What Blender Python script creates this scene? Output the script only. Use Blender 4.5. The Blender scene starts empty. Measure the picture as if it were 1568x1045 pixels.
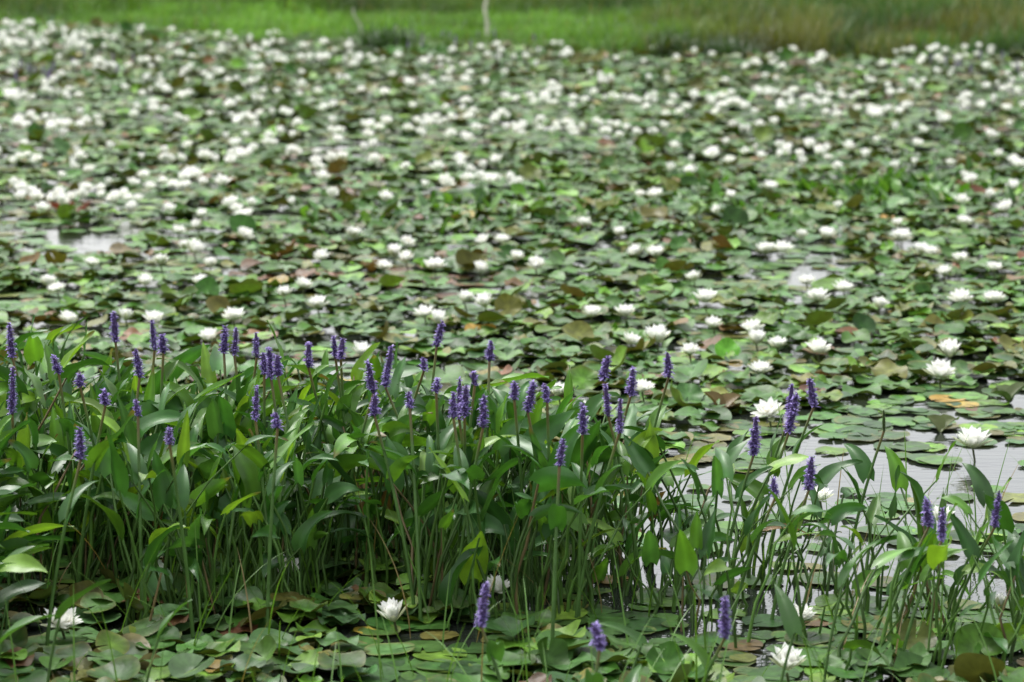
import bpy, math
import numpy as np
from mathutils import Vector
rng = np.random.default_rng(7)
scene = bpy.context.scene
CAM_H = 2.3
PITCH = math.atan(772/4355.0)
FPX = 4355.0

# ------------------------------------------------------------------ helpers
def survey(u, v, z=0.0):
    """sight line -> real position (metres) at height z over the pond"""
    a = (u-784)/FPX; b = -(v-522.5)/FPX
    cp, sp = math.cos(PITCH), math.sin(PITCH)
    dy = cp + b*sp; dz = -sp + b*cp
    t = (z-CAM_H)/dz
    return a*t, dy*t

_lat = np.random.default_rng(3).random((256,256))
def vnoise(x, y, s=1.0):
    x = np.asarray(x, float)/s+100.3; y = np.asarray(y, float)/s+57.7
    xi = np.floor(x).astype(int); yi = np.floor(y).astype(int)
    fx = x-xi; fy = y-yi
    fx = fx*fx*(3-2*fx); fy = fy*fy*(3-2*fy)
    g = lambda i, j: _lat[i % 256, j % 256]
    return (g(xi,yi)*(1-fx)+g(xi+1,yi)*fx)*(1-fy)+(g(xi,yi+1)*(1-fx)+g(xi+1,yi+1)*fx)*fy

def build(name, V, quads=None, tris=None, col=None, mats=(), fmat=None, smooth=True, parent=None):
    me = bpy.data.meshes.new(name)
    V = np.asarray(V, np.float32).reshape(-1,3)
    q = np.zeros((0,4),np.int32) if quads is None else np.asarray(quads,np.int32).reshape(-1,4)
    t = np.zeros((0,3),np.int32) if tris is None else np.asarray(tris,np.int32).reshape(-1,3)
    me.vertices.add(len(V)); me.vertices.foreach_set("co", V.ravel())
    me.loops.add(len(q)*4+len(t)*3)
    me.loops.foreach_set("vertex_index", np.concatenate([q.ravel(), t.ravel()]).astype(np.int32))
    me.polygons.add(len(q)+len(t))
    ls = np.concatenate([np.arange(len(q))*4, len(q)*4+np.arange(len(t))*3]).astype(np.int32)
    me.polygons.foreach_set("loop_start", ls)
    for m in mats: me.materials.append(m)
    me.update(calc_edges=True)
    if smooth: me.polygons.foreach_set("use_smooth", np.ones(len(q)+len(t), bool))
    if col is not None:
        a = me.color_attributes.new("col", 'FLOAT_COLOR', 'POINT')
        c = np.ones((len(V),4), np.float32); c[:,:3] = np.clip(np.asarray(col).reshape(-1,3),0,1)
        a.data.foreach_set("color", c.ravel())
    ob = bpy.data.objects.new(name, me); scene.collection.objects.link(ob)
    if parent: ob.parent = parent
    return ob

def empty(name):
    e = bpy.data.objects.new(name, None); scene.collection.objects.link(e); e.empty_display_size=.1
    return e

def rotmat(tilt, az):
    ax = -np.sin(az); ay = np.cos(az)
    c = np.cos(tilt); s = np.sin(tilt); C = 1-c
    R = np.stack([np.stack([c+ax*ax*C, ax*ay*C, ay*s],-1),
                  np.stack([ay*ax*C, c+ay*ay*C, -ax*s],-1),
                  np.stack([-ay*s, ax*s, c],-1)],-2)
    return R

def leaves(az, e0, bend, L, W, fold, nt=9, ns=5, kind='lance', lobes=0.0, roll=None, wav=0.0):
    N = len(az)
    t = np.linspace(0,1,nt); s = np.linspace(-1,1,ns)
    e = e0[:,None]-bend[:,None]*t[None]
    dt = 1.0/(nt-1)
    em = (e[:,1:]+e[:,:-1])/2
    h = np.concatenate([np.zeros((N,1)), np.cumsum(np.cos(em),1)],1)*dt*L[:,None]
    z = np.concatenate([np.zeros((N,1)), np.cumsum(np.sin(em),1)],1)*dt*L[:,None]
    if kind=='lance': w = np.sin(np.pi*np.clip(t,0,1)**0.6)**0.85; w[0]=0.10; w[-1]=0.0
    elif kind=='petal': w = np.sin(np.pi*np.clip((0.06+0.94*t)**1.05,0,1))**0.75; w[0]=.3; w[-1]=0.0
    else: w = (1-t)**0.6*np.minimum(1,0.6+t*3)
    w = np.nan_to_num(w)
    ca, sa = np.cos(az)[:,None], np.sin(az)[:,None]
    fwd = np.stack([ca*np.cos(e), sa*np.cos(e), np.sin(e)],-1)
    nor = np.stack([-ca*np.sin(e), -sa*np.sin(e), np.cos(e)],-1)
    side = np.stack([-sa+0*e, ca+0*e, 0*e],-1)
    if roll is not None:
        cr, sr = np.cos(roll)[:,None,None], np.sin(roll)[:,None,None]
        side, nor = side*cr+nor*sr, nor*cr-side*sr
    C = np.stack([ca*h, sa*h, z],-1)
    ww = W[:,None]*w[None]
    V = (C[:,:,None,:] + side[:,:,None,:]*(ww[:,:,None,None]*s[None,None,:,None]*np.cos(fold)[:,None,None,None])
         + nor[:,:,None,:]*(ww[:,:,None,None]*(np.abs(s)**1.4)[None,None,:,None]*np.sin(fold)[:,None,None,None]))
    if wav>0:
        ph = rng.random(N)*6.28
        wv = wav*W[:,None]*np.sin(t[None]*9+ph[:,None])
        V = V + nor[:,:,None,:]*(wv[:,:,None,None]*(s**2*np.sign(s))[None,None,:,None])
    if lobes>0:
        V = V - fwd[:,:,None,:]*(lobes*L[:,None,None,None]*((1-t)**4)[None,:,None,None]*(np.abs(s)**1.5)[None,None,:,None])
        V = V + side[:,:,None,:]*(0.55*W[:,None,None,None]*((1-t)**5)[None,:,None,None]*s[None,None,:,None])
    i = np.arange(nt-1)[:,None]*ns+np.arange(ns-1)[None]
    Q = np.stack([i, i+1, i+ns+1, i+ns],-1).reshape(-1,4)
    return V.reshape(N,-1,3), Q, np.repeat(t,ns), np.tile(s,nt)

def spread(Q, N, nv):
    return (Q[None]+(np.arange(N)*nv)[:,None,None]).reshape(-1,Q.shape[1])

def tubes(P, R, k=4):
    N,M,_ = P.shape
    a = np.arange(k)/k*2*np.pi
    V = P[:,:,None,:]+R[:,:,None,None]*np.stack([np.cos(a),np.sin(a),0*a],-1)[None,None]
    i = np.arange(M-1)[:,None]*k; j = np.arange(k)[None]; j2=(j+1)%k
    Q = np.stack([i+j, i+j2, i+k+j2, i+k+j],-1).reshape(-1,4)
    return V.reshape(N,-1,3), Q

class Acc:
    def __init__(s): s.V=[];s.Q=[];s.T=[];s.C=[];s.n=0
    def add(s,V,Q=None,C=None,T=None):
        V=V.reshape(-1,3); C=np.asarray(C,float)
        if C.size==V.size: C=C.reshape(-1,3)
        if Q is not None: s.Q.append(Q+s.n)
        if T is not None: s.T.append(T+s.n)
        s.V.append(V); s.C.append(np.broadcast_to(C,V.shape)); s.n+=len(V)
    def build(s,name,**k):
        return build(name,np.concatenate(s.V),np.concatenate(s.Q) if s.Q else None,np.concatenate(s.T) if s.T else None,np.concatenate(s.C),**k)

# ------------------------------------------------------------------ materials
def newmat(name):
    m = bpy.data.materials.new(name); m.use_nodes=True
    nt = m.node_tree; b = nt.nodes['Principled BSDF']; return m, nt, b
def leafmat(name, rough=.4, trans=.25, under=None, undermix=.7, nscale=30, bump=.15, spec=.5, tint=(1.3,1.25,.5), var=.25):
    m, nt, b = newmat(name); N=nt.nodes; Lk=nt.links
    at=N.new('ShaderNodeAttribute'); at.attribute_name='col'
    tc=N.new('ShaderNodeTexCoord')
    no=N.new('ShaderNodeTexNoise'); no.inputs['Scale'].default_value=nscale; no.inputs['Detail'].default_value=4
    Lk.new(tc.outputs['Object'],no.inputs['Vector'])
    mr=N.new('ShaderNodeMapRange'); mr.inputs['From Min'].default_value=.3; mr.inputs['From Max'].default_value=.7
    mr.inputs['To Min'].default_value=1-var; mr.inputs['To Max'].default_value=1+var
    Lk.new(no.outputs['Fac'],mr.inputs['Value'])
    mul=N.new('ShaderNodeVectorMath'); mul.operation='SCALE'
    Lk.new(at.outputs['Color'],mul.inputs[0]); Lk.new(mr.outputs['Result'],mul.inputs['Scale'])
    c=mul.outputs['Vector']
    if under:
        ge=N.new('ShaderNodeNewGeometry'); mx=N.new('ShaderNodeMix'); mx.data_type='RGBA'
        f=N.new('ShaderNodeMath'); f.operation='MULTIPLY'; f.inputs[1].default_value=undermix
        Lk.new(ge.outputs['Backfacing'],f.inputs[0]); Lk.new(f.outputs[0],mx.inputs['Factor'])
        Lk.new(c,mx.inputs['A']); mx.inputs['B'].default_value=(*under,1); c=mx.outputs['Result']
    Lk.new(c,b.inputs['Base Color'])
    b.inputs['Roughness'].default_value=rough
    b.inputs['Specular IOR Level'].default_value=spec
    r2=N.new('ShaderNodeMapRange'); r2.inputs['To Min'].default_value=max(rough-.12,.05); r2.inputs['To Max'].default_value=rough+.15
    Lk.new(no.outputs['Fac'],r2.inputs['Value']); Lk.new(r2.outputs['Result'],b.inputs['Roughness'])
    if bump:
        bp=N.new('ShaderNodeBump'); bp.inputs['Strength'].default_value=bump; bp.inputs['Distance'].default_value=.01
        Lk.new(no.outputs['Fac'],bp.inputs['Height']); Lk.new(bp.outputs['Normal'],b.inputs['Normal'])
    if trans>0:
        tr=N.new('ShaderNodeBsdfTranslucent'); v=N.new('ShaderNodeVectorMath'); v.operation='MULTIPLY'
        Lk.new(c,v.inputs[0]); v.inputs[1].default_value=tint; Lk.new(v.outputs['Vector'],tr.inputs['Color'])
        ms=N.new('ShaderNodeMixShader'); ms.inputs[0].default_value=trans
        Lk.new(b.outputs[0],ms.inputs[1]); Lk.new(tr.outputs[0],ms.inputs[2])
        Lk.new(ms.outputs[0],N['Material Output'].inputs['Surface'])
    return m
M_pad = leafmat('lily_pad_leaf', rough=.40, trans=.12, under=(.085,.085,.028), undermix=.5, nscale=22, bump=.35, spec=.19, var=.32)
M_leaf= leafmat('pickerel_leaf', rough=.36, trans=.28, nscale=14, bump=.12, spec=.38)
M_stem= leafmat('stem', rough=.45, trans=0, nscale=20, bump=0)
M_petal=leafmat('petal_white', rough=.55, trans=.3, nscale=40, bump=0, spec=.3, tint=(1,1,.97), var=.03)
M_spike=leafmat('violet_floret', rough=.6, trans=.2, nscale=200, bump=0, spec=.2, tint=(1,1,1), var=.2)
M_grass=leafmat('marsh_grass_blade', rough=.5, trans=.3, nscale=1.5, bump=0, spec=.3)

# water
M_water,nt,b=newmat('pond_water')
b.inputs['Base Color'].default_value=(.016,.020,.016,1); b.inputs['Roughness'].default_value=.05; b.inputs['IOR'].default_value=1.36
b.inputs['Specular IOR Level'].default_value=1.0
tc=nt.nodes.new('ShaderNodeTexCoord'); mp=nt.nodes.new('ShaderNodeMapping'); mp.inputs['Scale'].default_value=(.4,1.4,1)
no=nt.nodes.new('ShaderNodeTexNoise'); no.inputs['Scale'].default_value=13; no.inputs['Detail'].default_value=2
nt.links.new(tc.outputs['Object'],mp.inputs[0]); nt.links.new(mp.outputs[0],no.inputs['Vector'])
bp=nt.nodes.new('ShaderNodeBump'); bp.inputs['Strength'].default_value=.22; bp.inputs['Distance'].default_value=.012
nt.links.new(no.outputs['Fac'],bp.inputs['Height']); nt.links.new(bp.outputs['Normal'],b.inputs['Normal'])
# ground
M_ground,nt,b=newmat('marsh_ground')
tc=nt.nodes.new('ShaderNodeTexCoord')
no=nt.nodes.new('ShaderNodeTexNoise'); no.inputs['Scale'].default_value=.35; no.inputs['Detail'].default_value=8
cr=nt.nodes.new('ShaderNodeValToRGB'); cr.color_ramp.elements[0].position=.35; cr.color_ramp.elements[0].color=(.035,.07,.014,1)
cr.color_ramp.elements[1].position=.65; cr.color_ramp.elements[1].color=(.09,.13,.025,1)
nt.links.new(tc.outputs['Object'],no.inputs['Vector']); nt.links.new(no.outputs['Fac'],cr.inputs[0]); nt.links.new(cr.outputs[0],b.inputs['Base Color'])
b.inputs['Roughness'].default_value=.9

# ------------------------------------------------------------------ terrain & water
def sig(v): return 1/(1+np.exp(-np.clip(v,-40,40)))
def shore(x):
    x=np.asarray(x,float)
    return 32.0 - 2.0*sig((x-1.6)*2.0) + 2.6*sig(-(x+4.3)*2) + (vnoise(x,x*0,1.3)-.5)*1.8
def gheight(x,y):
    s = np.clip((y-shore(x)+.6)/1.2,0,1)
    far = -0.35+0.385*s + np.clip((y-45)/200,0,1)*1.0 + (vnoise(x,y,2.3)-.5)*.06*s
    near = np.clip((3.2-y)/2.5,0,1)*.9
    return far+near
gx=np.unique(np.concatenate([-np.geomspace(14,2500,22),np.linspace(-14,14,120),np.geomspace(14,2500,22)]))
gy=np.unique(np.concatenate([-np.geomspace(4,2000,16),np.linspace(-4,28,30),np.linspace(28,48,90),np.geomspace(48,4000,30)]))
GX,GY=np.meshgrid(gx,gy)
i=np.arange(len(gy)-1)[:,None]*len(gx)+np.arange(len(gx)-1)[None]
build('marsh_ground',np.stack([GX,GY,gheight(GX,GY)],-1),np.stack([i,i+1,i+len(gx)+1,i+len(gx)],-1),mats=[M_ground])
build('pond_water',[(-60,-3,0),(60,-3,0),(60,38,0),(-60,38,0)],[(0,1,2,3)],mats=[M_water],smooth=False)

# ------------------------------------------------------------------ where the flowers stand
near=[(603,935,57),(93,945,60),(1205,1017,60),(1225,937,46),(1490,677,58),(1438,570,48),(1178,629,48),(1256,756,40),(1455,538,45),
(1164,560,36),(1252,532,40),(1152,500,36),(1158,517,40),(1190,521,30),(1006,517,46),(1056,533,32),(966,516,24),(1092,490,28),(1080,458,40),
(957,478,34),(905,476,32),(1252,452,38),(1292,438,32),(1345,463,32),(1471,453,36),(1521,454,36),(1446,415,28),(1470,393,28),(1522,408,26),
(1172,380,34),(1198,381,32),(1063,423,28),(1235,425,28),(1410,380,34),(1380,362,34),(1375,341,24),(1475,338,26),(1228,358,22),(1266,357,32),
(975,381,30),(1004,383,32),(948,352,22),(894,340,26),(820,402,30),(768,367,26),(740,365,22),(743,460,38),(712,457,30),(650,475,34),(670,489,36),
(487,466,36),(552,532,34),(357,482,38),(321,512,34),(235,489,36),(192,479,30),(104,487,24),(223,430,30),(73,428,32),(88,440,26),(308,427,30),
(322,403,22),(297,380,34),(283,376,26),(246,398,22),(464,434,24),(435,448,22),(492,387,22),(604,384,34),(622,393,28),(587,402,24),(665,404,34),
(541,354,30),(622,367,24),(374,358,28),(374,327,32),(272,348,24),(303,343,24),(310,325,22),(140,398,26),(855,595,32),(983,590,36),(895,625,32),
(875,835,36),(1440,785,38),(438,868,36),(290,635,26),(520,625,24),(1424,384,24),(1118,300,24),(1003,297,26),(1180,282,26),(735,408,20),(790,392,20),
(760,900,24),(1395,1150,50),(60,1120,60)]
NF=[(*survey(u,v+3,.07),w) for (u,v,w) in near]
n=13000
x=(rng.random(n)*2-1)*10.5; y=16.9+rng.random(n)*19
dl=np.clip((vnoise(x,y,.9)-.22)*1.6,0.10,1)*np.clip((vnoise(x+40,y*1.3,2.2)-.15)*1.7,.35,1)
calm=np.exp(-(((x-2.6)/2.6)**2+((y-17.9)/1.2)**2)*1.0)
dl=dl*(1-.80*calm)*np.interp(y,[17,20,24,33],[.95,.92,.64,.46])
k=(rng.random(n)<dl*.85)&(y<shore(x)-.1)&(np.abs(x)<.18*y*1.25+1.4)
x=x[k];y=y[k]
extra=rng.random(len(x))<.18
FX=np.concatenate([x,x[extra]+rng.normal(0,.11,extra.sum())]); FY=np.concatenate([y,y[extra]+rng.normal(0,.11,extra.sum())])
occ=np.zeros((400,600),bool)   # 0.08 m cells that are kept low around blooms
def mark(x,y):
    i=((np.asarray(x)+16)/.08).astype(int); j=(np.asarray(y)/.08).astype(int)
    for a_ in (-1,0,1):
        for b_ in (-2,-1,0,1):
            occ[np.clip(i+a_,0,399),np.clip(j+b_,0,599)]=True
mark(FX,FY); mark([q[0] for q in NF],[q[1] for q in NF])

# ------------------------------------------------------------------ lily pads
PAL=np.array([(.046,.120,.018),(.058,.130,.036),(.105,.22,.022),(.105,.108,.022),(.13,.062,.028),(.28,.19,.03),(.20,.17,.09),(.026,.075,.014)])
def openness(x,y):
    n=(vnoise(x,y,.45)-.5)*.9
    a=((x-1.75)/1.40)**2+((y-9.5)/1.85)**2
    o=np.clip(1.4-a+n,0,1)
    c=((x-0.70)/.80)**2+((y-9.0)/1.4)**2
    o=np.maximum(o,np.clip(1.3-c+n,0,1)*.97)
    b2=((x+2.45)/.42)**2+((y-16.2)/.80)**2
    o=np.maximum(o,np.clip(1.3-b2+(vnoise(x,y,.25)-.5)*1.4,0,1)*1.12)
    o=np.maximum(o,np.clip((vnoise(x+9,y,.6)-.74)*5,0,1)*.8)
    return o
def make_pads(y0,y1,dens,na,nr,acc,rs=1.0):
    wmax=.18*y1*1.25+1.4
    n=int(dens*(y1-y0)*2*wmax)
    x=(rng.random(n)*2-1)*wmax; y=y0+rng.random(n)*(y1-y0)
    o=openness(x,y)
    keep=(np.abs(x)<.18*y*1.25+1.4)&(rng.random(n)>o*.88)&(y<shore(x)+.2)
    x=x[keep];y=y[keep];o=o[keep];n=len(x)
    R=(.042+.042*rng.random(n)**.8)*rs*np.where(rng.random(n)<.15,.65,1)
    near_f=occ[np.clip(((x+16)/.08).astype(int),0,399),np.clip((y/.08).astype(int),0,599)]
    flat=(o>.22)|near_f
    tilt=np.abs(rng.normal(0,1,n))*np.where(flat,.03,.13)
    z=np.where(flat,.004+.006*rng.random(n),.006+.045*rng.random(n)**1.4)
    up=(rng.random(n)<.028)&(~flat)
    tilt=np.where(up,.3+rng.random(n)*.7,tilt); z=np.where(up,.03+.02*rng.random(n),z)
    z=z+R*np.sin(tilt)*.55
    yaw=rng.random(n)*6.283
    notch=.06+.12*rng.random(n)
    u=np.linspace(0,1,na)
    th=notch[:,None]+u[None]*(2*np.pi-2*notch[:,None])
    rr=(np.arange(1,nr+1)/nr)**.8
    r=rr[None,:,None]*R[:,None,None]*(1+.05*np.sin(3*th+yaw[:,None]*5))[:,None,:]
    X=r*np.cos(th)[:,None,:]; Y=r*np.sin(th)[:,None,:]
    q=(r/R[:,None,None])
    A=np.where(flat,.02,.03+.20*rng.random(n)*(rng.random(n)<.5))*R
    B=np.where(flat,.03,.05+.14*rng.random(n))*R
    A=np.where(up,A+.35*R*rng.random(n),A)
    m=rng.integers(2,6,n)
    Z=A[:,None,None]*q**2.2+B[:,None,None]*q**3*np.sin(m[:,None]*th+yaw[:,None]*3)[:,None,:]
    fo=np.where(rng.random(n)<.25,.30,.03)*rng.random(n)*np.where(flat,.1,1)
    Z=Z+fo[:,None,None]*np.abs(Y)*1.2
    lift=np.where((rng.random(n)<.35)&~flat,.6*rng.random(n),0); la=rng.random(n)*6.283
    Z=Z+lift[:,None,None]*R[:,None,None]*np.clip(q*np.cos(th-la[:,None])[:,None,:]-.45,0,1)*1.3
    V=np.concatenate([np.zeros((n,1,3)),np.stack([X,Y,Z],-1).reshape(n,-1,3)],1)
    cy,sy=np.cos(yaw)[:,None],np.sin(yaw)[:,None]
    V=np.stack([V[...,0]*cy-V[...,1]*sy,V[...,0]*sy+V[...,1]*cy,V[...,2]],-1)
    V=np.einsum('nij,nvj->nvi',rotmat(tilt,rng.random(n)*6.283),V)
    V=V+np.stack([x,y,z],-1)[:,None,:]
    red=np.clip((vnoise(x,y,1.1)-.5)*2.5,0,1)
    p=np.array([.44,.16,.14,.12,.018,.006,.003,.14])
    cum=np.cumsum(p/p.sum()); idx=np.searchsorted(cum,rng.random(n)); idx=np.clip(idx,0,7)
    idx=np.where((rng.random(n)<red*.15)&(y>12.5),4,idx); idx=np.where(up&(rng.random(n)<.35),np.where(rng.random(n)<.5,3,2),idx)
    C=PAL[idx]*(.6+.7*rng.random((n,1)))*(1+.12*rng.normal(0,1,(n,3))*.5)
    br=np.clip((vnoise(x-3,y+5,1.7)-.5)*2,0,1)[:,None]; C=C*(1-br*.25)+np.array([.08,.19,.02])*br*.25
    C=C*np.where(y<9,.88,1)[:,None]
    edge=np.concatenate([np.zeros(1),np.repeat(rr,na)])
    ee=(edge**6)[None,:,None]*(.6*(rng.random(n)<.30)*rng.random(n))[:,None,None]
    CV=C[:,None,:]*(1-ee)+np.array([.15,.12,.04])*ee
    vein=1+.10*np.concatenate([[0],np.tile(np.where(np.arange(na)%2==0,1,-1),nr)])
    cen=np.where(edge==0,1.5,1.0)
    CV=CV*(vein*cen)[None,:,None]
    nv=1+na*nr
    j=np.arange(na-1)
    T=np.stack([0*j,1+j,2+j],-1)
    ii=1+np.arange(nr-1)[:,None]*na+j[None]
    Q=np.stack([ii,ii+na,ii+na+1,ii+1],-1).reshape(-1,4)
    acc.add(V,spread(Q,n,nv),CV,spread(T,n,nv))
    return n
acc=Acc()
np0=make_pads(5.8,9.2,60,25,4,acc,.8)
np1=make_pads(5.8,14,160,25,4,acc)
np2=make_pads(14,21,138,16,3,acc,1.03)
np3=make_pads(21,36,120,11,2,acc,1.08)
acc.build('water_lily_pads',mats=[M_pad])
print('pads',np0,np1,np2,np3)

# ------------------------------------------------------------------ water lily flowers
def flower_arrays(cx,cy,cz,D,acc,openf,tilt,taz,detail=True):
    n=len(cx)
    if detail: whorl=[(8,.50,.34,1.1),(8,.50,.62,1.05),(8,.46,.90,.9),(6,.38,1.15,.7)]; nt_,ns_=6,3
    else: whorl=[(7,.50,.50,1.4),(7,.50,1.0,1.3)]; nt_,ns_=4,3
    Rm=rotmat(tilt,taz); base=np.stack([cx,cy,cz],-1)
    def put(k,L,e0,bend,W,fold,col0,col1,off,kind='petal',nt=nt_,ns=ns_,up=0.0):
        az=(np.arange(k)[None]/k*2*np.pi+off[:,None]+rng.normal(0,.10,(n,k))).ravel()
        e=np.clip(e0+rng.normal(0,.09,n*k),-.2,1.5)
        Vv,Q,t,s=leaves(az,e,bend+0*e,L*(1+rng.normal(0,.06,n*k)),W,fold+0*e,nt,ns,kind)
        Vv=Vv+np.stack([np.cos(az),np.sin(az),0*az],-1)[:,None,:]*.006
        Vv[...,2]+=up
        RR=np.repeat(Rm,k,0); Vv=np.einsum('nij,nvj->nvi',RR,Vv)+np.repeat(base,k,0)[:,None,:]
        cc=np.array(col0)*(1-t[:,None])+np.array(col1)*t[:,None]
        acc.add(Vv,spread(Q,n*k,len(t)),np.broadcast_to(cc[None],Vv.shape))
    off0=rng.random(n)*6.28
    for wi,(k,lf,e,ww) in enumerate(whorl):
        L=np.repeat(D*lf,k); ee=np.repeat(np.clip(e+(1-openf)*(1.2-e*.6),0,1.45),k)
        put(k,L,ee,-.40,L*.19*ww/ .8,.5,(.82,.83,.72),(.90,.90,.89),off0+wi*.39)
    if detail:
        L=np.repeat(D*.5,4); put(4,L,np.repeat(.15+(1-openf)*.9,4),-.4,L*.2,.4,(.30,.35,.16),(.50,.52,.36),off0+.2,up=-.004)
        L=np.repeat(D*.17,14); put(14,L,np.full(n*14,1.15),-.2,L*.10,.2,(.75,.50,.04),(.80,.56,.05),off0,'petal',3,3,up=.006)
    L=np.repeat(D*.17,8); put(8,L,np.full(n*8,.9),-.5,L*.25,.2,(.75,.50,.04),(.80,.56,.05),off0,'petal',3,3,up=.014)
for (x,y,w) in NF:
    D=w*y/FPX*1.20; D=min(max(D,.108),.168)
    a=Acc(); one=lambda q:np.array([q])
    flower_arrays(one(x),one(y),one(.045+.02*rng.random()),one(D),a,one(1-.5*rng.random()**2),one(abs(rng.normal(.15,.2))),one(-1.57+rng.normal(0,1.2)))
    P=np.array([[[x,y,.05],[x+.01,y+.01,0.0],[x+.03,y+.03,-.25]]]); Vt,Qt=tubes(P,np.full((1,3),.004)); a.add(Vt,Qt,(.10,.12,.05))
    a.build('water_lily_flower',mats=[M_petal])
x,y=survey(1528,932,.05); a=Acc()
flower_arrays(np.array([x]),np.array([y]),np.array([.04]),np.array([.11]),a,np.array([.0]),np.array([.1]),np.array([0.]))
a.build('water_lily_bud',mats=[M_petal])
a=Acc(); n=len(FX)
flower_arrays(FX,FY,.055+.035*rng.random(n),.10+.06*rng.random(n),a,1-.7*rng.random(n)**1.4,np.abs(rng.normal(0,.25,n)),rng.random(n)*6.28,detail=False)
a.build('water_lily_flowers_distant',mats=[M_petal]); print('far flowers',n)

# ------------------------------------------------------------------ pickerelweed stand
stand=empty('pickerelweed_stand')
def stand_edges(x):
    u=784+x/9.0*FPX
    back=np.interp(u,[-900,0,450,700,900,1000,1100,1250,1400,1568,2000],[9.9,9.9,9.8,9.6,9.25,9.05,8.85,8.75,8.6,8.4,8.3])
    front=np.interp(u,[-900,0,200,450,800,1000,1250,1568,2000],[7.4,7.5,7.95,8.3,8.3,8.0,7.6,7.4,7.4])
    dens=np.interp(u,[-900,0,600,850,960,1080,1300,1568,2000],[1,1,1,.9,.58,.36,.28,.20,.15])
    return front,back,dens
n=2900
cx=-3.4+rng.random(n)*5.6; cy=7.2+rng.random(n)*2.9
f,bk,dn=stand_edges(cx)
wob=(vnoise(cx,cy,.35)-.5)*.4
k=(cy>f+wob)&(cy<bk+wob)&(rng.random(n)<dn*np.clip(.35+vnoise(cx,cy,.22)*1.1,0,1))
k&=~((np.hypot((cx-survey(93,945)[0])/.22,(cy-survey(93,945)[1]+.1)/.35)<1))
cx,cy=cx[k],cy[k]; f,bk,dn=stand_edges(cx)
per=rng.integers(2,5,len(cx))
rx=np.repeat(cx,per); ry=np.repeat(cy,per); dnr=np.repeat(dn,per); n=len(rx)
plantaz=np.repeat(rng.random(len(cx))*6.28,per)
rx=rx+rng.normal(0,.025,n); ry=ry+rng.normal(0,.025,n)
az=plantaz+rng.normal(0,1.3,n)
az=np.where(rng.random(n)<.25,rng.normal(.3,.6,n),az)
Hm=np.where(dnr>.7,.50,np.where(rx>1.2,.34,.42))*(.82+.30*vnoise(rx,ry,.4))
hb=Hm*(1-.80*rng.random(n)**1.1)+rng.normal(0,.03,n)
hb=np.clip(hb,.06,.60)
lean=np.abs(rng.normal(.12,.10,n))+.02+np.where(dnr<.5,.08*rng.random(n),0)
tx=rx+np.cos(az)*lean*hb*2; ty=ry+np.sin(az)*lean*hb*2
t=np.linspace(0,1,6)
P=np.stack([rx[:,None]+(tx-rx)[:,None]*t**1.8, ry[:,None]+(ty-ry)[:,None]*t**1.8, -.05+(hb+.05)[:,None]*t],-1)
P[:,1:-1,:2]+=rng.normal(0,.008,(n,4,2))
Rr=(.0054*(1-.42*t))[None]*(.8+.5*rng.random((n,1)))
Vt,Q=tubes(P,Rr)
stemc=np.array([.068,.145,.024])*(.5+.8*rng.random((n,1)))
brown=rng.random(n)<.06; stemc[brown]=(.13,.095,.04)
a_st=Acc(); a_st.add(Vt,spread(Q,n,24),np.repeat(stemc[:,None],24,1))
L=.110+.085*rng.random(n); L=np.where(dnr<.5,L*.95,L)
W=L*(.10+.13*rng.random(n))
e0=np.radians(rng.uniform(10,88,n)); bend=np.radians(rng.uniform(-5,75,n))
Vl,Q,tt,ss=leaves(az,e0,bend,L,W,rng.uniform(.10,.80,n),10,5,'lance',lobes=.12,roll=rng.normal(0,.55,n),wav=.18)
Vl=Vl+np.stack([tx,ty,hb],-1)[:,None]
PL=np.array([(.030,.100,.017),(.042,.118,.026),(.070,.170,.018),(.115,.22,.020)])
ci=rng.choice(4,n,p=[.38,.27,.25,.10]); LC=PL[ci]*(.65+.7*rng.random((n,1)))
dead=(rng.random(n)<.03)&(hb<.25); LC[dead]=np.array([.17,.10,.035])
mid=1+.35*(np.abs(ss)<.1)
tipb=(tt>.85)[None,:,None]*(rng.random(n)<.12)[:,None,None]*.7
LCv=LC[:,None,:]*mid[None,:,None]; LCv=LCv*(1-tipb)+np.array([.16,.11,.04])*tipb
a_l=Acc(); a_l.add(Vl,spread(Q,n,50),LCv)
print('leaves',n)
# bent / broken old petioles low in the stand
m=900; jx=rng.integers(0,n,m); ox=rx[jx]+rng.normal(0,.05,m); oy=ry[jx]+rng.normal(0,.05,m); oh=rng.uniform(.08,.32,m); oa=rng.random(m)*6.28; ol=rng.uniform(.0,.45,m)
keep=(rng.random(m)<dnr[jx]); ox,oy,oh,oa,ol=[q[keep] for q in (ox,oy,oh,oa,ol)]; m=len(ox)
P=np.stack([ox[:,None]+(np.cos(oa)*ol*oh)[:,None]*t,oy[:,None]+(np.sin(oa)*ol*oh)[:,None]*t,-.05+(oh+.05)[:,None]*t],-1)
Vt,Q=tubes(P,(.0048*(1-.4*t))[None]*np.ones((m,1)))
oc=np.where(rng.random((m,1))<.2,np.array([[.13,.095,.04]]),np.array([[.045,.105,.020]]))*(.6+.7*rng.random((m,1)))
a_st.add(Vt,spread(Q,m,24),np.repeat(oc[:,None],24,1))
fg=[(-1.30,7.0,.28,.2,.17),(-1.45,7.2,.34,-.1,.20),(-1.5,6.9,.36,.5,.18),(-1.2,7.3,.26,.3,.17),(-1.42,7.5,.30,.1,.2),(-1.55,7.4,.42,2.6,.18),(-1.0,6.9,.12,2.9,.14),
    (-.08,6.95,.10,1.5,.16),(.30,7.1,.12,1.2,.12),(.62,6.9,.14,.4,.16),(.75,7.3,.22,1.9,.17),(.9,7.5,.3,.6,.17),(.15,6.7,.12,2.3,.16),(.35,7.4,.16,2.8,.14),(-.95,7.4,.18,.7,.14)]
fg=np.array(fg); m=len(fg)
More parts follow.
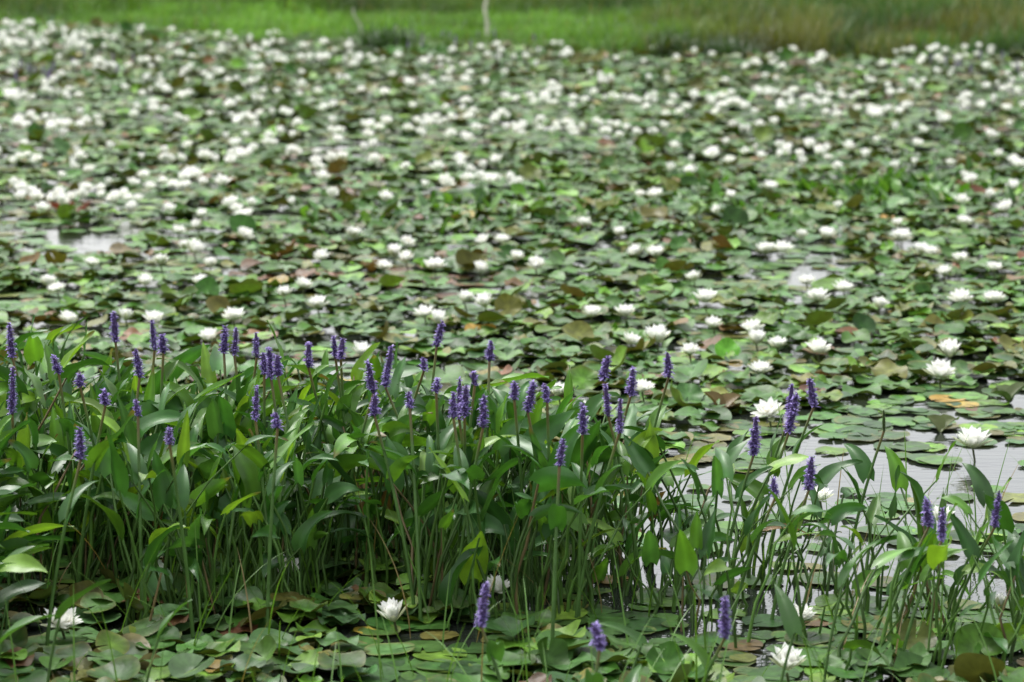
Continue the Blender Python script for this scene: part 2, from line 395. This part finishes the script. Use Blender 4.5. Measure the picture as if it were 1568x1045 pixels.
Vl,Q,tt,ss=leaves(fg[:,3],rng.uniform(.5,1.1,m),rng.uniform(.4,1.1,m),fg[:,4],fg[:,4]*.14,np.full(m,.5),10,5,'lance',lobes=.1,roll=rng.normal(0,.4,m),wav=.15)
bx=fg[:,0]-.05; by=fg[:,1]
a_l.add(Vl+fg[:,:3][:,None],spread(Q,m,50),np.repeat((np.array([.045,.12,.022])*rng.uniform(.7,1.3,(m,1)))[:,None],50,1))
P=np.stack([bx[:,None]+.05*t**1.6,by[:,None]+0*t,-.05+(fg[:,2]+.05)[:,None]*t],-1); Vt,Q=tubes(P,np.full((m,6),.004)); a_st.add(Vt,spread(Q,m,24),(.06,.12,.03))
n=600
sx=-3+rng.random(n)**1.25*5.2; sy=6.7+rng.random(n)*3
Ls=rng.uniform(.18,.45,n)
Vg,Q,tt,ss=leaves(rng.random(n)*6.28,np.radians(rng.uniform(60,89,n)),np.radians(rng.uniform(5,60,n)),Ls,np.full(n,.0034),np.full(n,.3),8,3,'grass')
gc=np.where(rng.random((n,1))<.12,np.array([[.20,.15,.06]]),np.array([[.08,.18,.024]]))
a_l.add(Vg+np.stack([sx,sy,0*sx],-1)[:,None],spread(Q,n,24),np.repeat(gc[:,None],24,1))

SP=[(14,495,545),(20,562,632),(82,545,572),(122,572,590),(122,655,703),(174,478,522),(160,598,620),(208,535,577),(208,612,636),(232,490,535),(248,512,540),
(259,655,680),(345,500,540),(362,502,542),(392,510,545),(412,533,578),(403,540,572),(425,545,575),(393,592,642),(422,632,655),(473,525,562),(511,515,548),
(525,518,546),(563,553,602),(574,605,637),(600,530,590),(626,600,624),(648,548,562),(678,492,530),(694,600,638),(704,580,638),(714,590,636),(741,605,653),
(752,522,552),(788,585,613),(817,585,630),(834,588,615),(863,672,714),(893,618,664),(927,588,636),(931,545,582),(950,610,660),(969,564,604),(1022,540,577),
(1158,638,697),(1213,588,640),(1220,602,660),(1240,580,622),(1243,700,750),(1184,733,762),(1353,628,660),(1418,765,805),(1443,778,827),(1530,752,806),
(670,580,598),(725,570,584),(745,893,958),(1110,913,978),(910,955,992),(-60,540,590),(-160,500,545),(-120,600,650)]
a_sp=Acc()
for (u,v0,v1) in SP:
    H=.73-(v0-500)*.0005
    if u>1100: H=.66-(v0-500)*.0008
    if v0>850: H=.40
    if u>1300 and v0>700: H=.47
    x,y=survey(u,v0,H)
    Ls=max((v1-v0)*y/FPX*1.08,.042)
    zb=H-Ls
    tl=rng.normal(0,.09,2)
    k=7; t=np.linspace(0,1,k)
    fx0=x-rng.normal(0,.09); fy0=y-rng.normal(0,.05)
    if u>1000: fx0=x-.10-.05*rng.random()
    bx_,by_=x-tl[0]*Ls,y-tl[1]*Ls
    P=np.stack([fx0+(bx_-fx0)*t**1.5,fy0+(by_-fy0)*t**1.5,-.05+(zb+.05)*t],-1)[None]
    Vt,Q=tubes(P,(.0060-.0018*t)[None],6)
    sc=np.where(t[:,None]>.86,np.array([[.14,.09,.03]]),np.array([[.060,.13,.025]]))
    a_st.add(Vt,Q,np.repeat(sc,6,0))
    la=np.array([rng.random()*6.28]); hh=zb*.70; ix=fx0+(bx_-fx0)*(.70)**1.5; iy=fy0+(by_-fy0)*(.70)**1.5
    if u>1000: la=np.array([rng.normal(.5,.9)])
    LL=np.array([.12+.05*rng.random()])
    Vl,Q,tt,ss=leaves(la,np.array([1.05]),np.array([.7+.4*rng.random()]),LL,LL*.16,np.array([.5]),10,5,'lance',lobes=.1,roll=rng.normal(0,.4,1))
    a_l.add(Vl+np.array([ix,iy,hh]),Q,PL[rng.integers(0,3)])
    green=(u==1353)
    fat=rng.uniform(.85,1.2)
    kc=6; tc_=np.linspace(0,1,kc); Rm_=(.0130 if Ls>.06 else .012)*fat*(.6 if green else 1)
    prof=np.sin(np.pi*np.clip(.14+tc_*.82,0,1))**.6*Rm_*.60
    Pc=np.stack([bx_+tl[0]*Ls*tc_,by_+tl[1]*Ls*tc_,zb+Ls*tc_],-1)[None]
    Vt,Q=tubes(Pc,prof[None],8); a_sp.add(Vt,Q,(.06,.10,.03) if green else (.085,.055,.14))
    nf=int(Ls/.0008); g=np.arange(nf); tf=(g+.5)/nf; tf=tf**.95
    fa=g*2.39996+rng.normal(0,.25,nf)
    rad=np.interp(tf,tc_,prof)
    gap=vnoise(fa*.4+u,tf*9,1.0)
    bloom=(rng.random(nf)<(.95-.55*tf))&(gap>.30)
    base=np.stack([bx_+tl[0]*Ls*tf+np.cos(fa)*rad*.8,by_+tl[1]*Ls*tf+np.sin(fa)*rad*.8,zb+Ls*tf],-1)
    if green: bloom[:]=False
    for pz in range(3):
        aa=fa+(pz-1)*.55+rng.normal(0,.15,nf); ee=rng.uniform(-.25,.95,nf)
        ll=np.where(bloom,.0150,.0066)*(1-.35*tf)*rng.uniform(.65,1.3,nf)*fat
        Vp,Q,tt,ss=leaves(aa,ee,np.full(nf,.3),ll,ll*.28,np.full(nf,.3),3,3,'petal')
        cA=np.array([.21,.15,.40]); cB=np.array([.38,.30,.62])
        cc=cA+(cB-cA)*rng.random((nf,1)); cc=np.where(bloom[:,None],cc,cc*np.array([[.55,.5,.5]]))
        wl=rng.random(nf)<.05; cc[wl]=(.45,.38,.65)
        if green: cc=cc*0+np.array([.10,.14,.05])
        a_sp.add(Vp+base[:,None],spread(Q,nf,9),np.repeat(cc[:,None],9,1))
a_l.build('leaves',mats=[M_leaf],parent=stand)
a_st.build('stems',mats=[M_stem],parent=stand)
a_sp.build('flower_spikes',mats=[M_spike],parent=stand)

def tufts(name,centers,n,hr,wr,cols,sx,sy,kind='lance'):
    a=Acc()
    for (x0,y0,sc,cnt) in centers:
        m=cnt; x=x0+rng.normal(0,sx*sc,m); y=y0+rng.normal(0,sy*sc,m)
        L=rng.uniform(*hr,m)*sc; cl=np.array(cols)[rng.integers(0,len(cols),m)]*(.75+.5*rng.random((m,1)))
        V,Q,t,s=leaves(rng.random(m)*6.28,np.radians(rng.uniform(30,80,m)),np.radians(rng.uniform(0,70,m)),L,L*wr,rng.uniform(.1,.5,m),6,3,kind)
        a.add(V+np.stack([x,y,0*x+.0],-1)[:,None],spread(Q,m,18),np.repeat(cl[:,None],18,1))
    return a.build(name,mats=[M_leaf])
c=[]
for (u,v,cnt,sc) in [(690,335,60,1.0),(640,335,35,1),(770,340,30,1.1),(590,330,30,1.2),(1290,300,80,1.2),(1380,290,80,1.2),(1460,300,70,1.2),(1200,310,60,1.2),(1540,290,60,1.2),(900,330,30,1.2),(960,500,10,.7),(1050,310,50,1.2)]:
    x,y=survey(u,v,0); c.append((x,y,sc,cnt))
tufts('emergent_pond_plants',c,0,(.06,.15),.22,[(.06,.16,.022),(.09,.21,.028),(.035,.095,.018)],.38,.5)
a=Acc()
dr=[(1105,628,.13,(.14,.075,.03)),(1272,580,.10,(.13,.07,.03)),(885,352,.12,(.08,.03,.02)),(993,462,.10,(.05,.03,.03)),(905,560,.09,(.09,.07,.04)),(1500,300,.13,(.25,.07,.06)),(1478,290,.12,(.25,.08,.07)),
    (95,322,.13,(.22,.05,.05)),(125,326,.11,(.22,.05,.05)),(845,478,.08,(.13,.05,.03)),(1318,520,.10,(.25,.10,.03)),(570,415,.12,(.16,.09,.03)),(770,435,.1,(.1,.05,.03)),(1025,340,.1,(.28,.17,.03)),(200,560,.1,(.1,.08,.03)),(1440,655,.12,(.07,.11,.035)),(1545,610,.12,(.07,.12,.05))]
for (u,v,s_,cl) in dr:
    x,y=survey(u,v,.02); m=3
    V,Q,t_,s__=leaves(np.array([0.2,1.4,2.9])+rng.normal(0,.4,3),rng.uniform(.5,1.1,m),rng.uniform(.2,1.2,m),np.full(m,s_)*rng.uniform(.7,1.1,m),np.full(m,s_*.42),np.full(m,.6),7,5,'petal')
    a.add(V+np.array([x,y,.0]),spread(Q,m,35),cl)
a.build('withered_lily_pads',mats=[M_pad])

# ------------------------------------------------------------------ far marsh grass
def grass(name,n,xr,yr,hfun,cfun,wid):
    x=rng.uniform(*xr,n); y=rng.uniform(*yr,n)
    k=(y>shore(x)-.3+(vnoise(x,y,.5)-.5)*1.6)&(np.abs(x)<.18*y*1.3+2.2); x=x[k];y=y[k];n=len(x)
    L=hfun(x,y)*rng.uniform(.6,1.25,n)
    V,Q,t,s=leaves(rng.random(n)*6.28,np.radians(rng.uniform(60,90,n)),np.radians(rng.uniform(0,60,n)),L,np.full(n,wid),np.full(n,.3),4,2,'grass')
    C=cfun(x,y)
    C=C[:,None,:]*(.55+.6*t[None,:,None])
    V=V+np.stack([x,y,np.maximum(gheight(x,y),-.02)],-1)[:,None]
    return build(name,V,spread(Q,n,8),None,C,mats=[M_grass])
def right(x,y): return sig((x-1.7-(vnoise(x,y,1.2)-.5)*2)*2.2)
def hf(x,y):
    r=right(x,y); farup=np.clip((y-36.0)/1.2,0,1)
    h=.08+.16*vnoise(x,y,.6); h=h+farup*(.12+.22*vnoise(x,y,.7))
    return h*(1-r)+(.14+.46*vnoise(x,y,.7))*r
def cf(x,y):
    n=len(x); r=right(x,y)[:,None]; fu=np.clip((y-36.0+(vnoise(x,y,1.5)-.5)*2.5)/1.5,0,1)[:,None]; v=vnoise(x+5,y,.7)[:,None]; v2=vnoise(x*.5+5,y+3,.6)[:,None]
    br=np.array([.11,.25,.03])*(.6+.8*v); dk=np.array([.060,.115,.020])*(.35+1.2*v2)
    L=br*(1-fu)+dk*fu
    Rt=np.where(v2>.58,np.array([.11,.125,.03]),np.array([.050,.120,.020]))*(.4+1.1*v)
    C=L*(1-r)+Rt*r
    w=(rng.random((n,1))<.03); C=np.where(w,np.array([.20,.18,.08]),C)
    return C*(.8+.4*rng.random((n,1)))
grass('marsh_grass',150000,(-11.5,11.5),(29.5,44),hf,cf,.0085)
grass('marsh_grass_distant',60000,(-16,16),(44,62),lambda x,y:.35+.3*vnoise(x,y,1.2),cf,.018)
c=[]
for (u,v,sc,cnt) in [(590,78,1.2,380),(1022,84,1.1,300),(1110,90,1.1,300),(1540,85,.8,120),(1400,80,.8,120),(300,50,.8,120),(60,35,.9,160),(1250,50,1,160)]:
    x,y=survey(u,v,0); c.append((x,y,sc,cnt))
a=tufts('sedge_tussock',c,0,(.18,.34),.03,[(.022,.055,.012),(.032,.080,.015)],.13,.12,'grass')
a=Acc()
for (u,v,m) in [(40,112,9),(90,108,7),(930,45,20),(965,40,20),(700,62,14),(1480,95,8)]:
    x0,y0=survey(u,v,0.1)
    x=x0+rng.normal(0,.4,m);y=y0+rng.normal(0,.8,m); P=np.stack([np.stack([x,y,.08+0*x],-1),np.stack([x,y,.12+0*x],-1),np.stack([x,y,.17+0*x],-1)],1)
    V,Q=tubes(P,np.tile([[.010,.014,.004]],(m,1)),5); a.add(V,spread(Q,m,15),(.24,.20,.32))
    P[:,0,2]=0;P[:,1,2]=.05;P[:,2,2]=.09
    V,Q=tubes(P,np.full((m,3),.004),4); a.add(V,spread(Q,m,12),(.07,.13,.03))
a.build('pickerelweed_distant',mats=[M_spike])
for (u,v,pts,r0,cc) in [(745,66,[(0,0),(.01,.22),(-.02,.42),(.03,.62),(.02,.85)],.024,.55),(560,70,[(0,0),(-.03,.14),(-.07,.26),(-.13,.36),(-.14,.44)],.016,.42)]:
    x,y=survey(u,v,0); P=np.array([[[x+p,y,q-.02] for p,q in pts]]); r=np.linspace(r0,r0*.6,len(pts))[None]
    V,Q=tubes(P,r,6); build('dead_reed_stalk',V,Q,None,np.broadcast_to(np.array([cc,cc*.97,cc*.78]),(V.size//3,3)),mats=[M_stem])

# ------------------------------------------------------------------ light, sky, camera
w=bpy.data.worlds.new("World"); scene.world=w; w.use_nodes=True
nt=w.node_tree; bg=nt.nodes['Background']
sky=nt.nodes.new('ShaderNodeTexSky'); sky.sky_type='NISHITA'; sky.sun_disc=False
sky.sun_elevation=math.radians(58); sky.sun_rotation=math.radians(-35); sky.dust_density=4; sky.air_density=1.2
hs=nt.nodes.new('ShaderNodeHueSaturation'); hs.inputs['Saturation'].default_value=.20; hs.inputs['Value'].default_value=2.5
nt.links.new(sky.outputs[0],hs.inputs['Color'])
# overcast cloud layer: slightly brighter overhead than at the horizon
tc=nt.nodes.new('ShaderNodeTexCoord'); sp=nt.nodes.new('ShaderNodeSeparateXYZ'); mr=nt.nodes.new('ShaderNodeMapRange')
mr.inputs['From Min'].default_value=0; mr.inputs['From Max'].default_value=1; mr.inputs['To Min'].default_value=.80; mr.inputs['To Max'].default_value=1.25
nt.links.new(tc.outputs['Generated'],sp.inputs[0]); nt.links.new(sp.outputs['Z'],mr.inputs['Value'])
vm=nt.nodes.new('ShaderNodeVectorMath'); vm.operation='SCALE'
nt.links.new(hs.outputs[0],vm.inputs[0]); nt.links.new(mr.outputs[0],vm.inputs['Scale'])
nt.links.new(vm.outputs['Vector'],bg.inputs['Color']); bg.inputs['Strength'].default_value=.15
sl=bpy.data.lights.new('sun','SUN'); sl.energy=1.4; sl.angle=math.radians(14); sl.color=(1,.985,.95)
so=bpy.data.objects.new('sun',sl); scene.collection.objects.link(so)
el=math.radians(58); azs=math.radians(-35)
d=Vector((math.sin(azs)*math.cos(el),math.cos(azs)*math.cos(el),math.sin(el)))
so.rotation_euler=d.to_track_quat('Z','Y').to_euler(); so.location=(0,0,20)

cam=bpy.data.cameras.new('camera'); co=bpy.data.objects.new('camera',cam); scene.collection.objects.link(co)
co.location=(0,0,CAM_H); co.rotation_euler=(math.pi/2-PITCH,0,0)
cam.lens=100; cam.sensor_width=36; cam.clip_end=6000; cam.clip_start=.1
cam.dof.use_dof=True; cam.dof.focus_distance=9.2; cam.dof.aperture_fstop=3.4
scene.camera=co
scene.view_settings.view_transform='Standard'; scene.view_settings.look='None'; scene.view_settings.exposure=0
